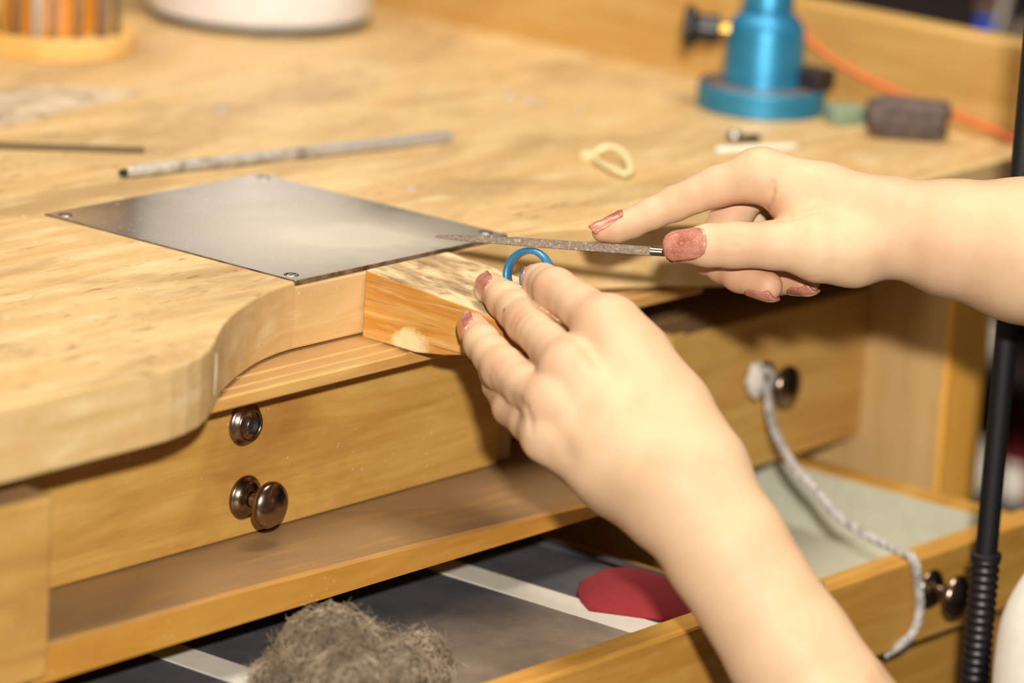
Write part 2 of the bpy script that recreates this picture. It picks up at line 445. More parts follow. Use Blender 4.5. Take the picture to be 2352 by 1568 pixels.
# the pulled-out drawer, grey inside
m_grey = plain('grey_green_paint', srgb(196, 194, 172), 0.6)
DF, DX0, DX1, DT, DB = -120.0, 150.0, 347.0, -128.8, -165.2
dr = box('open_drawer', DX0, DX1, DF, DF+12, DB, DT, m_tray, bench, 1.2)
bm = bm_box(DX1-17, DX1-8, DF+12, 120, DB+2, DT-0.5); from_bm('drawer_side', bm, m_tray, dr)
bm = bm_box(DX0, DX0+9, DF+12, 120, DB+2, DT-0.5); from_bm('drawer_side', bm, m_tray, dr)
bm = bm_box(DX0+9, DX1-17, DF+12, 120, DB+4, DB+7); from_bm('grey_bottom', bm, m_grey, dr)
for x0, x1, y0, y1 in ((DX1-18.2, DX1-17, DF+13.2, 119), (DX0+9, DX0+10.2, DF+13.2, 119), (DX0+9, DX1-17, DF+12, DF+13.2)):
    from_bm('grey_lining', bm_box(x0, x1, y0, y1, DB+7, DT-2.6), m_grey, dr)
kb2 = on_y(2137, 1352, DF); knob(dr, kb2)
dr = box('drawer', 232, 366, -104, -92, -236, -170, m_tray, bench, 1.2)

# the big tray drawer under the shelf
FZ0 = -125.0
t = NT('tray_floor_lit_patch'); v = t.coords(); n1 = t.noise(v, 40, 5, 0.65); n2 = t.noise(v, 7, 2)
# dusty floor, its shaded part painted slate and its lit front right painted paler
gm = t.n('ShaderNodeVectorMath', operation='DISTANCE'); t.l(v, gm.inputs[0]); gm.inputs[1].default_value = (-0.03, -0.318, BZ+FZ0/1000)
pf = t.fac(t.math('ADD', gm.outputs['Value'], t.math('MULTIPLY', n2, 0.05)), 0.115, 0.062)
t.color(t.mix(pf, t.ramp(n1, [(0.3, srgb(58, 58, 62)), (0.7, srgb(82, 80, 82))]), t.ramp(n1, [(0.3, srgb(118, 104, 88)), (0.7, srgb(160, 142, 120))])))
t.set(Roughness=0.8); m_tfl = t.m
FZ = -125.0
tray = box('tray', -178, 142, -150, -138, -150, -107.8, m_tray, bench, 1.5)
from_bm('tray_side', bm_box(-178, -169, -138, 290, -150, -118), m_tray, tray)
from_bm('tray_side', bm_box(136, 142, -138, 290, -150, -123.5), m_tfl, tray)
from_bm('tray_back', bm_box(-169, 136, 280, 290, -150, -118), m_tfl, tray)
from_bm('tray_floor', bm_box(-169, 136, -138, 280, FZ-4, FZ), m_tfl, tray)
m_white = plain('white_strip', srgb(222, 216, 200), 0.6)
for (px, py) in ((1048, 1309), (415, 1505)):
    xc = on_z(px, py, FZ)[0]
    from_bm('white_strip', bm_box(xc-8, xc+8, -137.5, 278, FZ-1, FZ+0.5), m_white, tray)

# ================================================================== bench pin
pin = thing('bench_pin', (62, -40, -28), 'worn wooden bench pin jutting from the cut-out under the left hand', 'bench pin')
xs = [38.0, 54, 70, 86.0]; ys = [-1.6, -14, -28, -42, -58, -70, -82]
bm = bmesh.new(); rr = random.Random(5)
def ptop(x, y): return -0.9 + (y+1.6)*0.078 + (0.5*math.sin(x*0.9+y*0.7) if -75 < y < -20 else 0)*0.5
def pbot(y): return -27.3 if y > -26 else (-27.6 + (abs(y)-28)**1.35*0.055)
top = [[bm.verts.new((x + (0.5 if x == 38 and y < -40 else 0), y, ptop(x, y))) for x in xs] for y in ys]
bot = [[bm.verts.new((x, y, pbot(y))) for x in xs] for y in ys]
for G, fl_ in ((top, 1), (bot, 0)):
    for i in range(len(ys)-1):
        for j in range(3): bm.faces.new((G[i][j], G[i][j+1], G[i+1][j+1], G[i+1][j]))
for i in range(len(ys)-1):
    for j in (0, 3): bm.faces.new((top[i][j], top[i+1][j], bot[i+1][j], bot[i][j]))
for j in range(3):
    for i in (0, -1): bm.faces.new((top[i][j], top[i][j+1], bot[i][j+1], bot[i][j]))
bmesh.ops.recalc_face_normals(bm, faces=bm.faces[:])
t = NT('worn_pin_top'); v = t.coords((3, 1, 3)); pv = t.coords()
n1 = t.noise(v, 34, 6, 0.65); n2 = t.noise(pv, 150, 4)
c = t.ramp(n1, [(0.34, srgb(128, 102, 72)), (0.46, srgb(184, 154, 110)), (0.58, srgb(218, 194, 148)), (0.75, srgb(230, 212, 172))])
t.color(t.mix(t.math('MULTIPLY', t.fac(n2, 0.56, 0.66), 0.5), c, srgb(110, 84, 58))); t.set(Roughness=0.75)
t.bump(n1, 0.3, 0.001); m_pintop = t.m
o = from_bm('pin_block', bm, m_pin, pin); o.data.materials.append(m_pintop)
for p in o.data.polygons:
    if p.normal.z > 0.8: p.material_index = 1
bevel(o, 1.0, 3, 50)
# ================================================================== ring and needle file
RC = at(1214.5, 631, 1613)
t = NT('blue_wax'); v = t.coords(); n1 = t.noise(v, 90, 3)
t.color(t.ramp(n1, [(0.3, srgb(44, 108, 148)), (0.7, srgb(72, 142, 180))])); t.set(Roughness=0.3, Coat_Weight=0.3, Subsurface_Weight=0.2)
t.b.inputs['Subsurface Radius'].default_value = (0.001, 0.002, 0.003)
n_ = (-FW - RI*0.5 + UP*0.05); n_ /= np.linalg.norm(n_)
prof = [(7.9, -1.9), (7.8, 0), (7.9, 1.9), (8.2, 2.4), (9.2, 2.5), (10.0, 1.7), (10.25, 0), (10.0, -1.7), (9.2, -2.5), (8.2, -2.4), (7.9, -1.9)]
bm = bm_lathe(prof, RC, n_, 72)
bmesh.ops.remove_doubles(bm, verts=bm.verts[:], dist=0.001); bmesh.ops.recalc_face_normals(bm, faces=bm.faces[:])
o = from_bm('wax_ring', bm, t.m, None, True)
tag(o, 'blue translucent wax ring held upright on the bench pin', 'ring')

FD = 1611.0
fa, fb = at(1000, 540.5, FD), at(1700, 592, FD)
fx = fb-fa; FLn = np.linalg.norm(fx); fx /= FLn
fyv = np.cross(fx, FW); fyv /= np.linalg.norm(fyv); fyv = fyv if fyv@UP > 0 else -fyv
fz = np.cross(fx, fyv)
fobj = thing('needle_file', fa, 'slim steel needle file in the right hand passing over the blue ring', 'file')
t = NT('file_steel'); v = t.coords(); n1 = t.noise(v, 900, 3, 0.7); n2 = t.noise(v, 120, 3)
wv = t.n('ShaderNodeTexWave'); wv.inputs['Scale'].default_value = 620; wv.inputs['Distortion'].default_value = 1.5; t.l(t.coords((1, 1, 1), (0.2, 0.9, 0.4)), wv.inputs['Vector'])
c = t.ramp(n1, [(0.35, srgb(112, 98, 84)), (0.60, srgb(146, 130, 112)), (0.74, srgb(214, 202, 180))])
t.color(c); t.set(Metallic=0.65, Roughness=0.42); t.bump(wv.outputs['Fac'], 0.5, 0.0003)
bm = bmesh.new(); rings = []
for s, hh, th in ((0, 0.35, 0.3), (1.2, 0.62, 0.5), (8, 1.0, 0.7), (18, 1.32, 0.85), (32, 1.58, 0.95), (55, 1.72, 1.0), (80, 1.72, 1.0)):
    c0 = fa + fx*s + fyv*(-0.35*(1-min(s, 30)/30))
    rings.append([bm.verts.new(c0 + fyv*a*hh + fz*b*th) for a, b in ((1, -0.25), (0.55, -0.9), (-0.9, -1), (-1, -0.7), (-1, 0.7), (-0.9, 1), (0.55, 0.9), (1, 0.25))])
for A, Bq in zip(rings, rings[1:]):
    for k in range(8): bm.faces.new((A[k], A[(k+1) % 8], Bq[(k+1) % 8], Bq[k]))
bm.faces.new(rings[0]); bm.faces.new(rings[-1])
bmesh.ops.recalc_face_normals(bm, faces=bm.faces[:])
from_bm('toothed_blade', bm, t.m, fobj)
bm = bm_tube([fa+fx*s for s in (79.6, 81, 84, 95, 118, 121)], [1.66, 1.64, 1.6, 1.5, 1.5, 0.9], 16)
shade_auto(from_bm('round_shank', bm, plain('polished_steel', srgb(150, 140, 128), 0.22, 1.0), fobj))

# ================================================================== hands (implicit surface -> mesh)
def C(px, py, d): return np.array([d*(px-CX)/F, -d*(py-CY)/F, d])          # camera frame, mm: right, up, away
def toW(c): return POS + c[..., 0:1]*RI + c[..., 1:2]*UP + c[..., 2:3]*FW

def smin(a, b, k):
    h = np.clip(0.5+0.5*(b-a)/k, 0, 1); return b*(1-h)+a*h-k*h*(1-h)

class Body:
    def __init__(s, lo, hi, h):
        s.o = np.array(lo, float); s.h = h; s.n = np.ceil((np.array(hi)-s.o)/h).astype(int)+1
        s.ax = [(s.o[i]+h*np.arange(s.n[i])).astype(np.float32) for i in range(3)]
        s.D = np.full(s.n, 60, np.float32)
    def sl(s, lo, hi):
        a = np.clip(np.floor((lo-s.o)/s.h).astype(int), 0, s.n); b = np.clip(np.ceil((hi-s.o)/s.h).astype(int)+1, 0, s.n)
        return tuple(slice(i, j) for i, j in zip(a, b))
    def grid(s, sl): return s.ax[0][sl[0]][:, None, None], s.ax[1][sl[1]][None, :, None], s.ax[2][sl[2]][None, None, :]
    def cap(s, sl, a, b, ra, rb, sq=None):
        x, y, z = s.grid(sl); ab = b-a; L2 = ab@ab + 1e-9
        t = np.clip(((x-a[0])*ab[0]+(y-a[1])*ab[1]+(z-a[2])*ab[2])/L2, 0, 1)
        return np.sqrt((x-a[0]-t*ab[0])**2+(y-a[1]-t*ab[1])**2+(z-a[2]-t*ab[2])**2) - (ra+(rb-ra)*t)
    def chain(s, pts, k, mg):
        lo = np.min([p-r for p, r in pts], 0)-mg; hi = np.max([p+r for p, r in pts], 0)+mg; sl = s.sl(lo, hi); G = None
        segs = zip(pts, pts[1:]) if len(pts) > 1 else [(pts[0], pts[0])]
        for (p, r), (q, t) in segs:
            d = s.cap(sl, p, q, r, t).astype(np.float32); G = d if G is None else smin(G, d, k)
        return sl, G
    def palm(s, pts, k=8.0):
        sl, G = s.chain(pts, 4.0, 14.0); s.D[sl] = smin(s.D[sl], G, k)
    def fingers(s, lst, k=6.0):
        P = s.D.copy()
        for pts in lst:
            sl, G = s.chain(pts, 2.2, 10.0); s.D[sl] = np.minimum(s.D[sl], smin(P[sl], G, k))
    def crease(s, a, b, w, amp, ext=None):
        lo = np.minimum(a, b)-4*w; hi = np.maximum(a, b)+4*w; sl = s.sl(lo, hi)
        d = s.cap(sl, a, b, 0, 0); s.D[sl] += (amp*np.exp(-(d/w)**2)).astype(np.float32)
    def surf(s, px, py):
        # first point of the surface met from the front at this direction
        for d in np.arange(s.ax[2][0]+1, s.ax[2][-1]-1, 0.4):
            p = C(px, py, d); i = np.round((p-s.o)/s.h).astype(int)
            if (i >= 0).all() and (i < s.n).all() and s.D[tuple(i)] < 0: return p
        return None
    def lines(s, pts, w, amp):
        q = [s.surf(*p) for p in pts]; q = [p for p in q if p is not None]
        sub = []
        for a, b in zip(q, q[1:]):
            if np.linalg.norm(a-b) < 14: sub.append((a, b))
        for a, b in sub: s.crease(a, b, w, amp)
    def mesh(s):
        D = s.D; S = D < 0
        n = D.shape; cnt = np.zeros((n[0]-1, n[1]-1, n[2]-1), np.uint8)
        for i in (0, 1):
            for j in (0, 1):
                for k in (0, 1): cnt += S[i:n[0]-1+i, j:n[1]-1+j, k:n[2]-1+k]
        act = (cnt > 0) & (cnt < 8); I = np.argwhere(act); idx = np.full(cnt.shape, -1, np.int32); idx[act] = np.arange(len(I))
        acc = np.zeros((len(I), 3)); num = np.zeros(len(I))
        cor = [(i, j, k) for i in (0, 1) for j in (0, 1) for k in (0, 1)]
        val = {c: D[I[:, 0]+c[0], I[:, 1]+c[1], I[:, 2]+c[2]] for c in cor}
        for c in cor:
            for a_ in range(3):
                if c[a_] == 0:
                    e = list(c); e[a_] = 1; d0, d1 = val[c], val[tuple(e)]; m = (d0 < 0) != (d1 < 0)
                    t = np.where(m, d0/np.where(m, d0-d1, 1), 0); p = np.tile(np.array(c, float), (len(I), 1)); p[:, a_] = t
                    acc[m] += p[m]; num[m] += 1
        V = s.o + s.h*(I + acc/num[:, None]); Q = []
        for a_ in range(3):
            b_, c_ = (a_+1) % 3, (a_+2) % 3
            s0 = [slice(1, -1)]*3; s0[a_] = slice(0, -1); s1 = list(s0); s1[a_] = slice(1, None)
            A, Bq = S[tuple(s0)], S[tuple(s1)]
            for flip, m in ((0, A & ~Bq), (1, ~A & Bq)):
                J = np.argwhere(m)
                J[:, b_] += 1; J[:, c_] += 1
                def ii(db, dc):
                    K = J.copy(); K[:, b_] -= db; K[:, c_] -= dc; return idx[K[:, 0], K[:, 1], K[:, 2]]
                q = np.stack([ii(1, 1), ii(0, 1), ii(0, 0), ii(1, 0)], 1)
                Q.append(q if not flip else q[:, ::-1])
        return V, np.concatenate(Q)

def mesh_np(name, V, Q):
    me = bpy.data.meshes.new(name); me.vertices.add(len(V)); me.vertices.foreach_set('co', V.astype(np.float32).ravel())
    me.loops.add(Q.size); me.loops.foreach_set('vertex_index', Q.astype(np.int32).ravel())
    me.polygons.add(len(Q)); me.polygons.foreach_set('loop_start', np.arange(0, Q.size, 4, dtype=np.int32))
    me.update(calc_edges=True); me.validate(); return me

t = NT('skin'); v = t.coords()
at_ = t.n('ShaderNodeAttribute'); at_.attribute_name = 'flush_shade'
at2 = t.n('ShaderNodeAttribute'); at2.attribute_name = 'mark'
n1 = t.noise(v, 55, 4, 0.6); n2 = t.noise(v, 1400, 2)
c = t.ramp(n1, [(0.3, srgb(208, 172, 134)), (0.7, srgb(216, 182, 146))])
mot = t.noise(v, 30, 4, 0.6, 0.5)
c = t.mix(t.math('MULTIPLY', t.fac(mot, 0.48, 0.72), 0.38), c, srgb(198, 148, 120))
c = t.mix(t.fac(at_.outputs['Fac'], 0.0, 1.0), c, srgb(184, 112, 88))
c = t.mix(t.fac(at2.outputs['Fac'], 0.0, 1.0), c, srgb(120, 86, 66))
t.color(c); t.set(Roughness=0.58, Specular_IOR_Level=0.3, Subsurface_Weight=0.07, Subsurface_Scale=0.0025)
t.b.inputs['Subsurface Radius'].default_value = (1.0, 0.35, 0.15)
t.bump(n2, 0.12, 0.0002); m_skin = t.m

person = thing('person', toW(C(1812, 1494, 1505)[None])[0], 'person\'s bare hands with glittery rose nails filing a blue ring', 'person')

def build_arm(name, body, flush_shade, marks, parent):
    V, Q = body.mesh()
    fl_ = np.zeros(len(V))
    for c, r, a in flush_shade: fl_ = np.maximum(fl_, a*np.exp(-((np.linalg.norm(V-c, axis=1)/r)**2)))
    mk = np.zeros(len(V))
    for c, r, a in marks: mk = np.maximum(mk, a*np.clip(1.6-1.6*np.linalg.norm(V-c, axis=1)/r, 0, 1))
    Wm = (toW(V) - org_of(parent))/1000.0
    me = mesh_np(name, Wm, Q)
    o = finish(name, me, m_skin, parent, True)
    a = me.attributes.new('flush_shade', 'FLOAT', 'POINT'); a.data.foreach_set('value', fl_.astype(np.float32))
    a = me.attributes.new('mark', 'FLOAT', 'POINT'); a.data.foreach_set('value', np.clip(mk, 0, 1).astype(np.float32))
    sm = o.modifiers.new('smooth', 'SMOOTH'); sm.factor = 0.5; sm.iterations = 6
    step = max(1, 1)
    tree = BVHTree.FromPolygons([tuple(p) for p in V], [tuple(q) for q in Q])
    return o, tree

t = NT('glitter_nail_polish'); v = t.coords(); 
vo = t.n('ShaderNodeTexVoronoi'); t.l(v, vo.inputs['Vector']); vo.inputs['Scale'].default_value = 2600
n1 = t.noise(v, 160, 3)
base = t.ramp(n1, [(0.3, srgb(166, 96, 80)), (0.7, srgb(200, 138, 116))])
sp = t.fac(t.noise(v, 2400, 2), 0.62, 0.72)
t.color(t.mix(sp, base, srgb(250, 214, 180))); t.set(Roughness=0.16, Coat_Weight=0.8, Coat_Roughness=0.05)
m_nail = t.m

def nail(parent, Dp, Tp, rD, rT, n, back, front, width, lift=0.35):
    """nail plate lying on the last finger joint Dp -> Tp (camera frame), facing n"""
    a = Tp-Dp; ln = np.linalg.norm(a); a = a/ln; g = (rD-rT)/ln
    n = n - a*(n@a); n = n/np.linalg.norm(n); b = np.cross(a, n)
    bm = bmesh.new(); NU, NV = 14, 18; rows = []; L = back+front
    for j in range(NV+1):
        vv = j/NV; s = -back + vv*L
        w = width/2*(0.80+0.20*math.sin(min(vv/0.25, 1)*math.pi/2))
        if vv > 0.76: w *= max(0.0, 1-((vv-0.76)/0.25)**2.8)**0.5
        Rr = rT - g*s if s < 0 else rT - 0.055*s*s
        row = []
        for i in range(NU+1):
            u = -1+2*i/NU; bx_ = u*w; Rn = max(Rr*1.12, abs(bx_)+0.05)
            s2 = s - 1.4*(1-u*u)*max(0.0, 1-vv/0.3)
            h = Rr - Rn + math.sqrt(Rn*Rn-bx_*bx_)
            row.append(bm.verts.new(toW((Tp + a*s2 + b*bx_ + n*(h+lift))[None])[0]))
        rows.append(row)
    for A, Bq in zip(rows, rows[1:]):
        for i in range(NU): bm.faces.new((A[i], A[i+1], Bq[i+1], Bq[i]))
    nw = Vector(n[0]*RI + n[1]*UP + n[2]*FW); bm.normal_update()
    if sum(f.normal.dot(nw) for f in bm.faces) < 0: bmesh.ops.reverse_faces(bm, faces=bm.faces[:])
    o = from_bm('fingernail', bm, m_nail, parent, True)
    so = o.modifiers.new('thick', 'SOLIDIFY'); so.thickness = 0.0011; so.offset = -1
    return o

# ---- left hand, resting on the pin
H = 0.75
LH = Body((-30, -250, 1470), (190, 32, 1660), H)
iM, mM, rM, pM = C(1388, 755, 1540), C(1305, 848, 1533), C(1268, 928, 1530), C(1258, 1002, 1530)
iB, mB, rB, pB = C(1592, 1085, 1516), C(1566, 1105, 1511), C(1545, 1130, 1511), C(1525, 1150, 1516)
for k_, (A, Bp, r1, r2) in enumerate(((iM, iB, 10.0, 14), (mM, mB, 10.0, 14), (rM, rB, 9.6, 14), (pM, pB, 9.2, 13))):
    LH.palm([(A, r1), ((A*0.55+Bp*0.45), (r1+r2)/2+0.4), (Bp, r2)], 7)
LH.palm([(C(1412, 756, 1545), 9.4), (C(1468, 816, 1546), 10.6), (C(1548, 945, 1537), 13.4), (C(1600, 1075, 1520), 16.5)], 13)
LH.palm([(C(1300, 1040, 1545), 9), (C(1420, 1110, 1532), 12), (C(1520, 1160, 1522), 15)], 8)
LH.palm([(C(1420, 930, 1560), 12), (C(1500, 1060, 1540), 15)], 8)
for off in (-3.4, 3.4):
    d_ = np.array([off*0.84, off*0.54, 0])
    LH.palm([(C(1578, 1125, 1514)+d_, 18.0), (C(1668, 1262, 1510)+d_, 18.2), (C(1815, 1494, 1506)+d_, 18.6), (C(2080, 1900, 1500)+d_*1.3, 24)], 8)
iP, iD, iT = C(1275, 665, 1566), C(1246, 649, 1585), C(1231, 641, 1598)
mP, mD, mT = C(1213, 741, 1570), C(1162, 691, 1589), C(1129, 661, 1602)
rP, rD, rT = C(1157, 848, 1560), C(1108, 788, 1577), C(1088, 753, 1589)
pP, pD, pT = C(1176, 935, 1556), C(1146, 885, 1574), C(1126, 850, 1588)
LH.fingers([
    [(iM, 10.2), (iM*0.5+iP*0.5+np.array([0.8, 0.6, 0]), 8.2), (iP, 7.8), (iP*0.5+iD*0.5, 7.1), (iD, 6.9), (iT, 5.8)],
    [(mM, 10.0), (C(1262, 794, 1551), 7.7), (mP, 8.1), (mP*0.5+mD*0.5, 7.2), (mD, 7.0), (mT, 5.8)],
    [(rM, 9.8), (C(1211, 889, 1545), 8.2), (rP, 8.0), (rP*0.5+rD*0.5, 7.1), (rD, 6.7), (rT, 5.6)],
    [(pM, 9.0), (pM*0.5+pP*0.5, 7.2), (pP, 6.9), (pD, 5.8), (pT, 4.8)],
    [(C(1520, 930, 1562), 12), (C(1420, 830, 1580), 9.6), (C(1368, 770, 1598), 8.0), (C(1318, 700, 1608), 6.4)],
], 3.2)
# knuckle relief on the back of the hand
for p, q_ in ((iM, iB), (mM, mB), (rM, rB), (pM, pB)):
    ax = (q_-p)/np.linalg.norm(q_-p)
    LH.crease(p+np.array([0, 1, -10.5]), p+np.array([0, 1, -10.5])+ax*3, 5.0, -0.6)
for p, q_ in ((iM, mM), (mM, rM), (rM, pM)):
    m_ = (p+q_)/2 + np.array([1.5, -1.5, -10]); LH.crease(m_, m_+np.array([6, -10, -5]), 4.0, 0.7)
# joint wrinkles
def wrinkle(body, j, ax, r, sp, n_dir, amp=0.3, offs=(-1.7, 0, 1.7), span=0.75):
    ax = ax/np.linalg.norm(ax); n_dir = n_dir-ax*(n_dir@ax); n_dir /= np.linalg.norm(n_dir); b_ = np.cross(ax, n_dir)
    for o_ in offs:
        last = None
        for th in np.linspace(-span, span, 7):
            p = j + ax*(o_*(1-0.35*abs(th))) + (n_dir*math.cos(th)+b_*math.sin(th))*r
            if last is not None: body.crease(last, p, sp, amp)
            last = p
for dx in (0, 9, 18):
    LH.lines([(1172+dx, 746+dx), (1180+dx, 724+dx), (1198+dx, 708+dx)], 0.75, 0.32)
    LH.lines([(1112+dx, 862+dx*1.3), (1121+dx, 838+dx*1.3), (1142+dx, 822+dx*1.3)], 0.75, 0.3)
    LH.lines([(1236+dx, 682+dx*0.6), (1243+dx, 662+dx*0.6), (1262+dx, 644+dx*0.6)], 0.75, 0.3)
for dx in (0, 7): LH.lines([(1128+dx, 716+dx), (1136+dx, 696+dx), (1152+dx, 682+dx)], 0.7, 0.25)
LH.lines([(1170, 914), (1196, 922), (1212, 936), (1219, 962), (1222, 990)], 1.2, 0.5)
surf = np.array([-3.0, 2.0, -7.0])
lflush_shade = [(mP+surf, 7, 0.4), (rP+surf, 7, 0.35), (iP+surf, 7, 0.4), (iM+surf, 9, 0.16), (mM+surf, 9, 0.22), (rM+surf, 9, 0.2),
          (mT, 8, 0.5), (rT, 8, 0.5), (iT, 8, 0.45), (pP, 8, 0.3), (C(1238, 840, 1545), 5, 0.9), (C(1300, 750, 1560), 5, 0.9), (C(1215, 815, 1565), 4, 0.6), (C(1270, 720, 1575), 4, 0.6)]  # last four entries redden the finger gaps in place of their shadow
lmarks = [(C(1160, 713, 1578)+np.array([0, 0, -6]), 1.3, 0.9), (C(2045, 1552, 1496), 9, 0.35), (C(2010, 1568, 1490), 6, 0.3)]
lo_, ltree = build_arm('left_arm', LH, lflush_shade, lmarks, person)
nail(lo_, mD, mT, 7.0, 5.8, np.array([-0.66, 0.16, -0.74]), 7.0, 5.6, 10.4, 0.45)
nail(lo_, rD, rT, 6.7, 5.6, np.array([-0.66, 0.14, -0.74]), 6.8, 5.4, 9.8, 0.45)
nail(lo_, iD, iT, 6.9, 5.8, np.array([-0.95, -0.10, -0.22]), 6.2, 5.4, 9.6)

# ---- right hand, holding the file
def CR(px, py, d): return C(px, py, d-17)
RH = Body((14, -60, 1552), (330, 80, 1690), H)
IM, MM, RM, PM = CR(1748, 402, 1626), CR(1735, 402, 1645), CR(1752, 425, 1663), CR(1778, 458, 1678)
IB, MB, RB_, PB = CR(2040, 492, 1622), CR(2050, 500, 1634), CR(2055, 520, 1644), CR(2050, 545, 1650)
for A, Bp, r1, r2 in ((IM, IB, 9.6, 13), (MM, MB, 9.4, 13), (RM, RB_, 9, 13), (PM, PB, 8.6, 12)):
    RH.palm([(A, r1), ((A+Bp)/2, (r1+r2)/2), (Bp, r2)], 7)
RH.palm([(CR(1885, 578, 1612), 11.6), (CR(1960, 576, 1615), 12.8), (CR(2040, 548, 1622), 15)], 8)
RH.palm([(CR(1822, 470, 1622), 8.6), (CR(1868, 540, 1616), 10.5)], 7)
RH.palm([(CR(1905, 560, 1640), 14), (CR(1985, 560, 1640), 15)], 8)
for off in (-7, 7):
    d_ = np.array([0, 0, off])
    RH.palm([(CR(2065, 515, 1628)+d_, 15.5), (CR(2180, 546, 1626)+d_, 20.6), (CR(2352, 575, 1622)+d_, 25.6), (CR(2900, 660, 1615)+d_, 33)], 7)
IP_, ID, IT = CR(1548, 468, 1634), CR(1450, 513, 1634), CR(1383, 532, 1631)
MP_, MD, MT = CR(1626, 588, 1643), CR(1700, 630, 1630), CR(1764, 657, 1620)
RP_, RD, RT = CR(1690, 600, 1660), CR(1785, 638, 1646), CR(1852, 648, 1634)
PP_, PD_, PT = CR(1750, 585, 1674), CR(1835, 612, 1660), CR(1885, 622, 1650)
TM, TI, TT = CR(1868, 566, 1612), CR(1684, 563, 1615), CR(1566, 567, 1619)
RH.fingers([
    [(IM, 9.6), (CR(1648, 428, 1630), 7.5), (IP_, 6.4), (CR(1498, 490, 1634), 5.7), (ID, 5.4), (CR(1415, 525, 1632), 5.2), (IT, 3.9)],
    [(MM, 9.2), (MM*0.5+MP_*0.5, 7.6), (MP_, 7.0), (MP_*0.5+MD*0.5, 6.7), (MD, 6.6), (MT, 5.5)],
    [(RM, 9.0), (RM*0.5+RP_*0.5, 7.4), (RP_, 6.9), (RD, 6.2), (RT, 5.0)],
    [(PM, 8.4), (PP_, 6.2), (PD_, 5.4), (PT, 4.6)],
    [(TM, 10.4), (CR(1780, 563, 1612), 8.8), (TI, 8.3), (CR(1625, 564, 1616), 7.7), (TT, 6.0)],
], 4.5)
RH.lines([(1776, 420), (1774, 440), (1768, 460), (1760, 478), (1752, 494)], 1.0, 1.0)
RH.lines([(1884, 480), (1860, 488), (1838, 496), (1815, 502), (1795, 505)], 1.0, 1.0)
for dx, a_ in ((0, 0.3), (10, 0.28), (22, 0.2)): RH.lines([(1668+dx, 526), (1677+dx, 545), (1678+dx, 565), (1672+dx, 590)], 0.7, a_)
RH.lines([(1552, 452), (1558, 470), (1564, 492)], 0.8, 0.25)
for k_ in range(3): RH.lines([(1845+k_*14, 640), (1880+k_*14, 618), (1905+k_*14, 598)], 0.7, 0.16)
rflush = [(IT, 9, 0.5), (ID, 7, 0.3), (TT, 8, 0.45), (MD, 12, 0.6), (MT, 9, 0.55), (RT, 9, 0.5), (RD, 9, 0.35), (IP_, 8, 0.22),
          (CR(1690, 470, 1628), 8, 0.4), (CR(1760, 485, 1614), 8, 0.5), (TI, 8, 0.15)]
ro_, rtree = build_arm('right_arm', RH, rflush, [(CR(2318, 505, 1597), 1.6, 0.5)], person)
nail(ro_, CR(1625, 564, 1616), TT, 8.25, 6.0, np.array([0.02, 0.16, -1.0]), 10.2, 6.2, 12.0, 0.6)
nail(ro_, CR(1415, 525, 1632), IT, 5.5, 3.9, np.array([-0.42, 0.84, -0.36]), 7.4, 4.8, 7.8, 0.45)
nail(ro_, MD, MT, 6.6, 5.5, np.array([0.15, -0.86, -0.50]), 6.0, 6.0, 9.0)
nail(ro_, RD, RT, 6.2, 5.0, np.array([0.10, -0.86, -0.50]), 5.4, 6.0, 8.4)

# white trouser knee of the person, seen at the lower right corner
bm = bmesh.new()
bm = bm_tube([at(2690, 1215, 1500), at(2676, 1240, 1500), at(2655, 1330, 1500), at(2636, 1440, 1500), at(2632, 1550, 1500), at(2660, 1800, 1500), at(2800, 2500, 1490)], [4, 22, 41, 50, 53, 56, 62], 40, bm)
bmesh.ops.subdivide_edges(bm, edges=bm.edges[:], cuts=2, use_grid_fill=True, smooth=0.4)
o = from_bm('white_trousers', bm, plain('white_cotton', srgb(232, 228, 216), 0.85), person, True)
o['label'] = 'white cloth over a bent knee'
md = o.modifiers.new('sub', 'SUBSURF'); md.levels = 1; md.render_levels = 1

# ================================================================== things on the bench top
m_tool = plain('grey_tool_steel', srgb(200, 194, 188), 0.35, 0.45)
# half-round file lying behind the plate
a_, b_ = on_z(286, 396, 2.4), on_z(1034, 314, 2.4); d_ = b_-a_
ft = thing('hand_file', a_ - np.array([0, 0, 2.4]), 'thick grey steel file lying behind the square plate', 'file')
bm = bm_tube([a_+d_*s for s in (0, 0.008, 0.03, 0.3, 0.56)], [1.3, 2.0, 2.4, 2.6, 2.6], 14)
t = NT('worn_file_teeth'); v = t.coords(); n1 = t.noise(v, 140, 4)
t.color(t.ramp(n1, [(0.35, srgb(140, 132, 120)), (0.65, srgb(198, 192, 180))])); t.set(Metallic=0.3, Roughness=0.5); t.bump(n1, 0.4, 0.0005)
shade_auto(from_bm('toothed_blade', bm, t.m, ft))
bm = bm_tube([a_+d_*s for s in (0.555, 0.57, 0.6, 0.985, 1.0)], [2.3, 2.1, 2.6, 2.7, 2.2], 18)
shade_auto(from_bm('smooth_shank', bm, m_tool, ft))
bm = bm_tube([a_-d_*0.012, a_+d_*0.002, a_+d_*0.01], [1.4, 1.7, 1.6], 12)
shade_auto(from_bm('dark_tip', bm, plain('blackened_steel', srgb(58, 46, 38), 0.5, 0.4), ft))
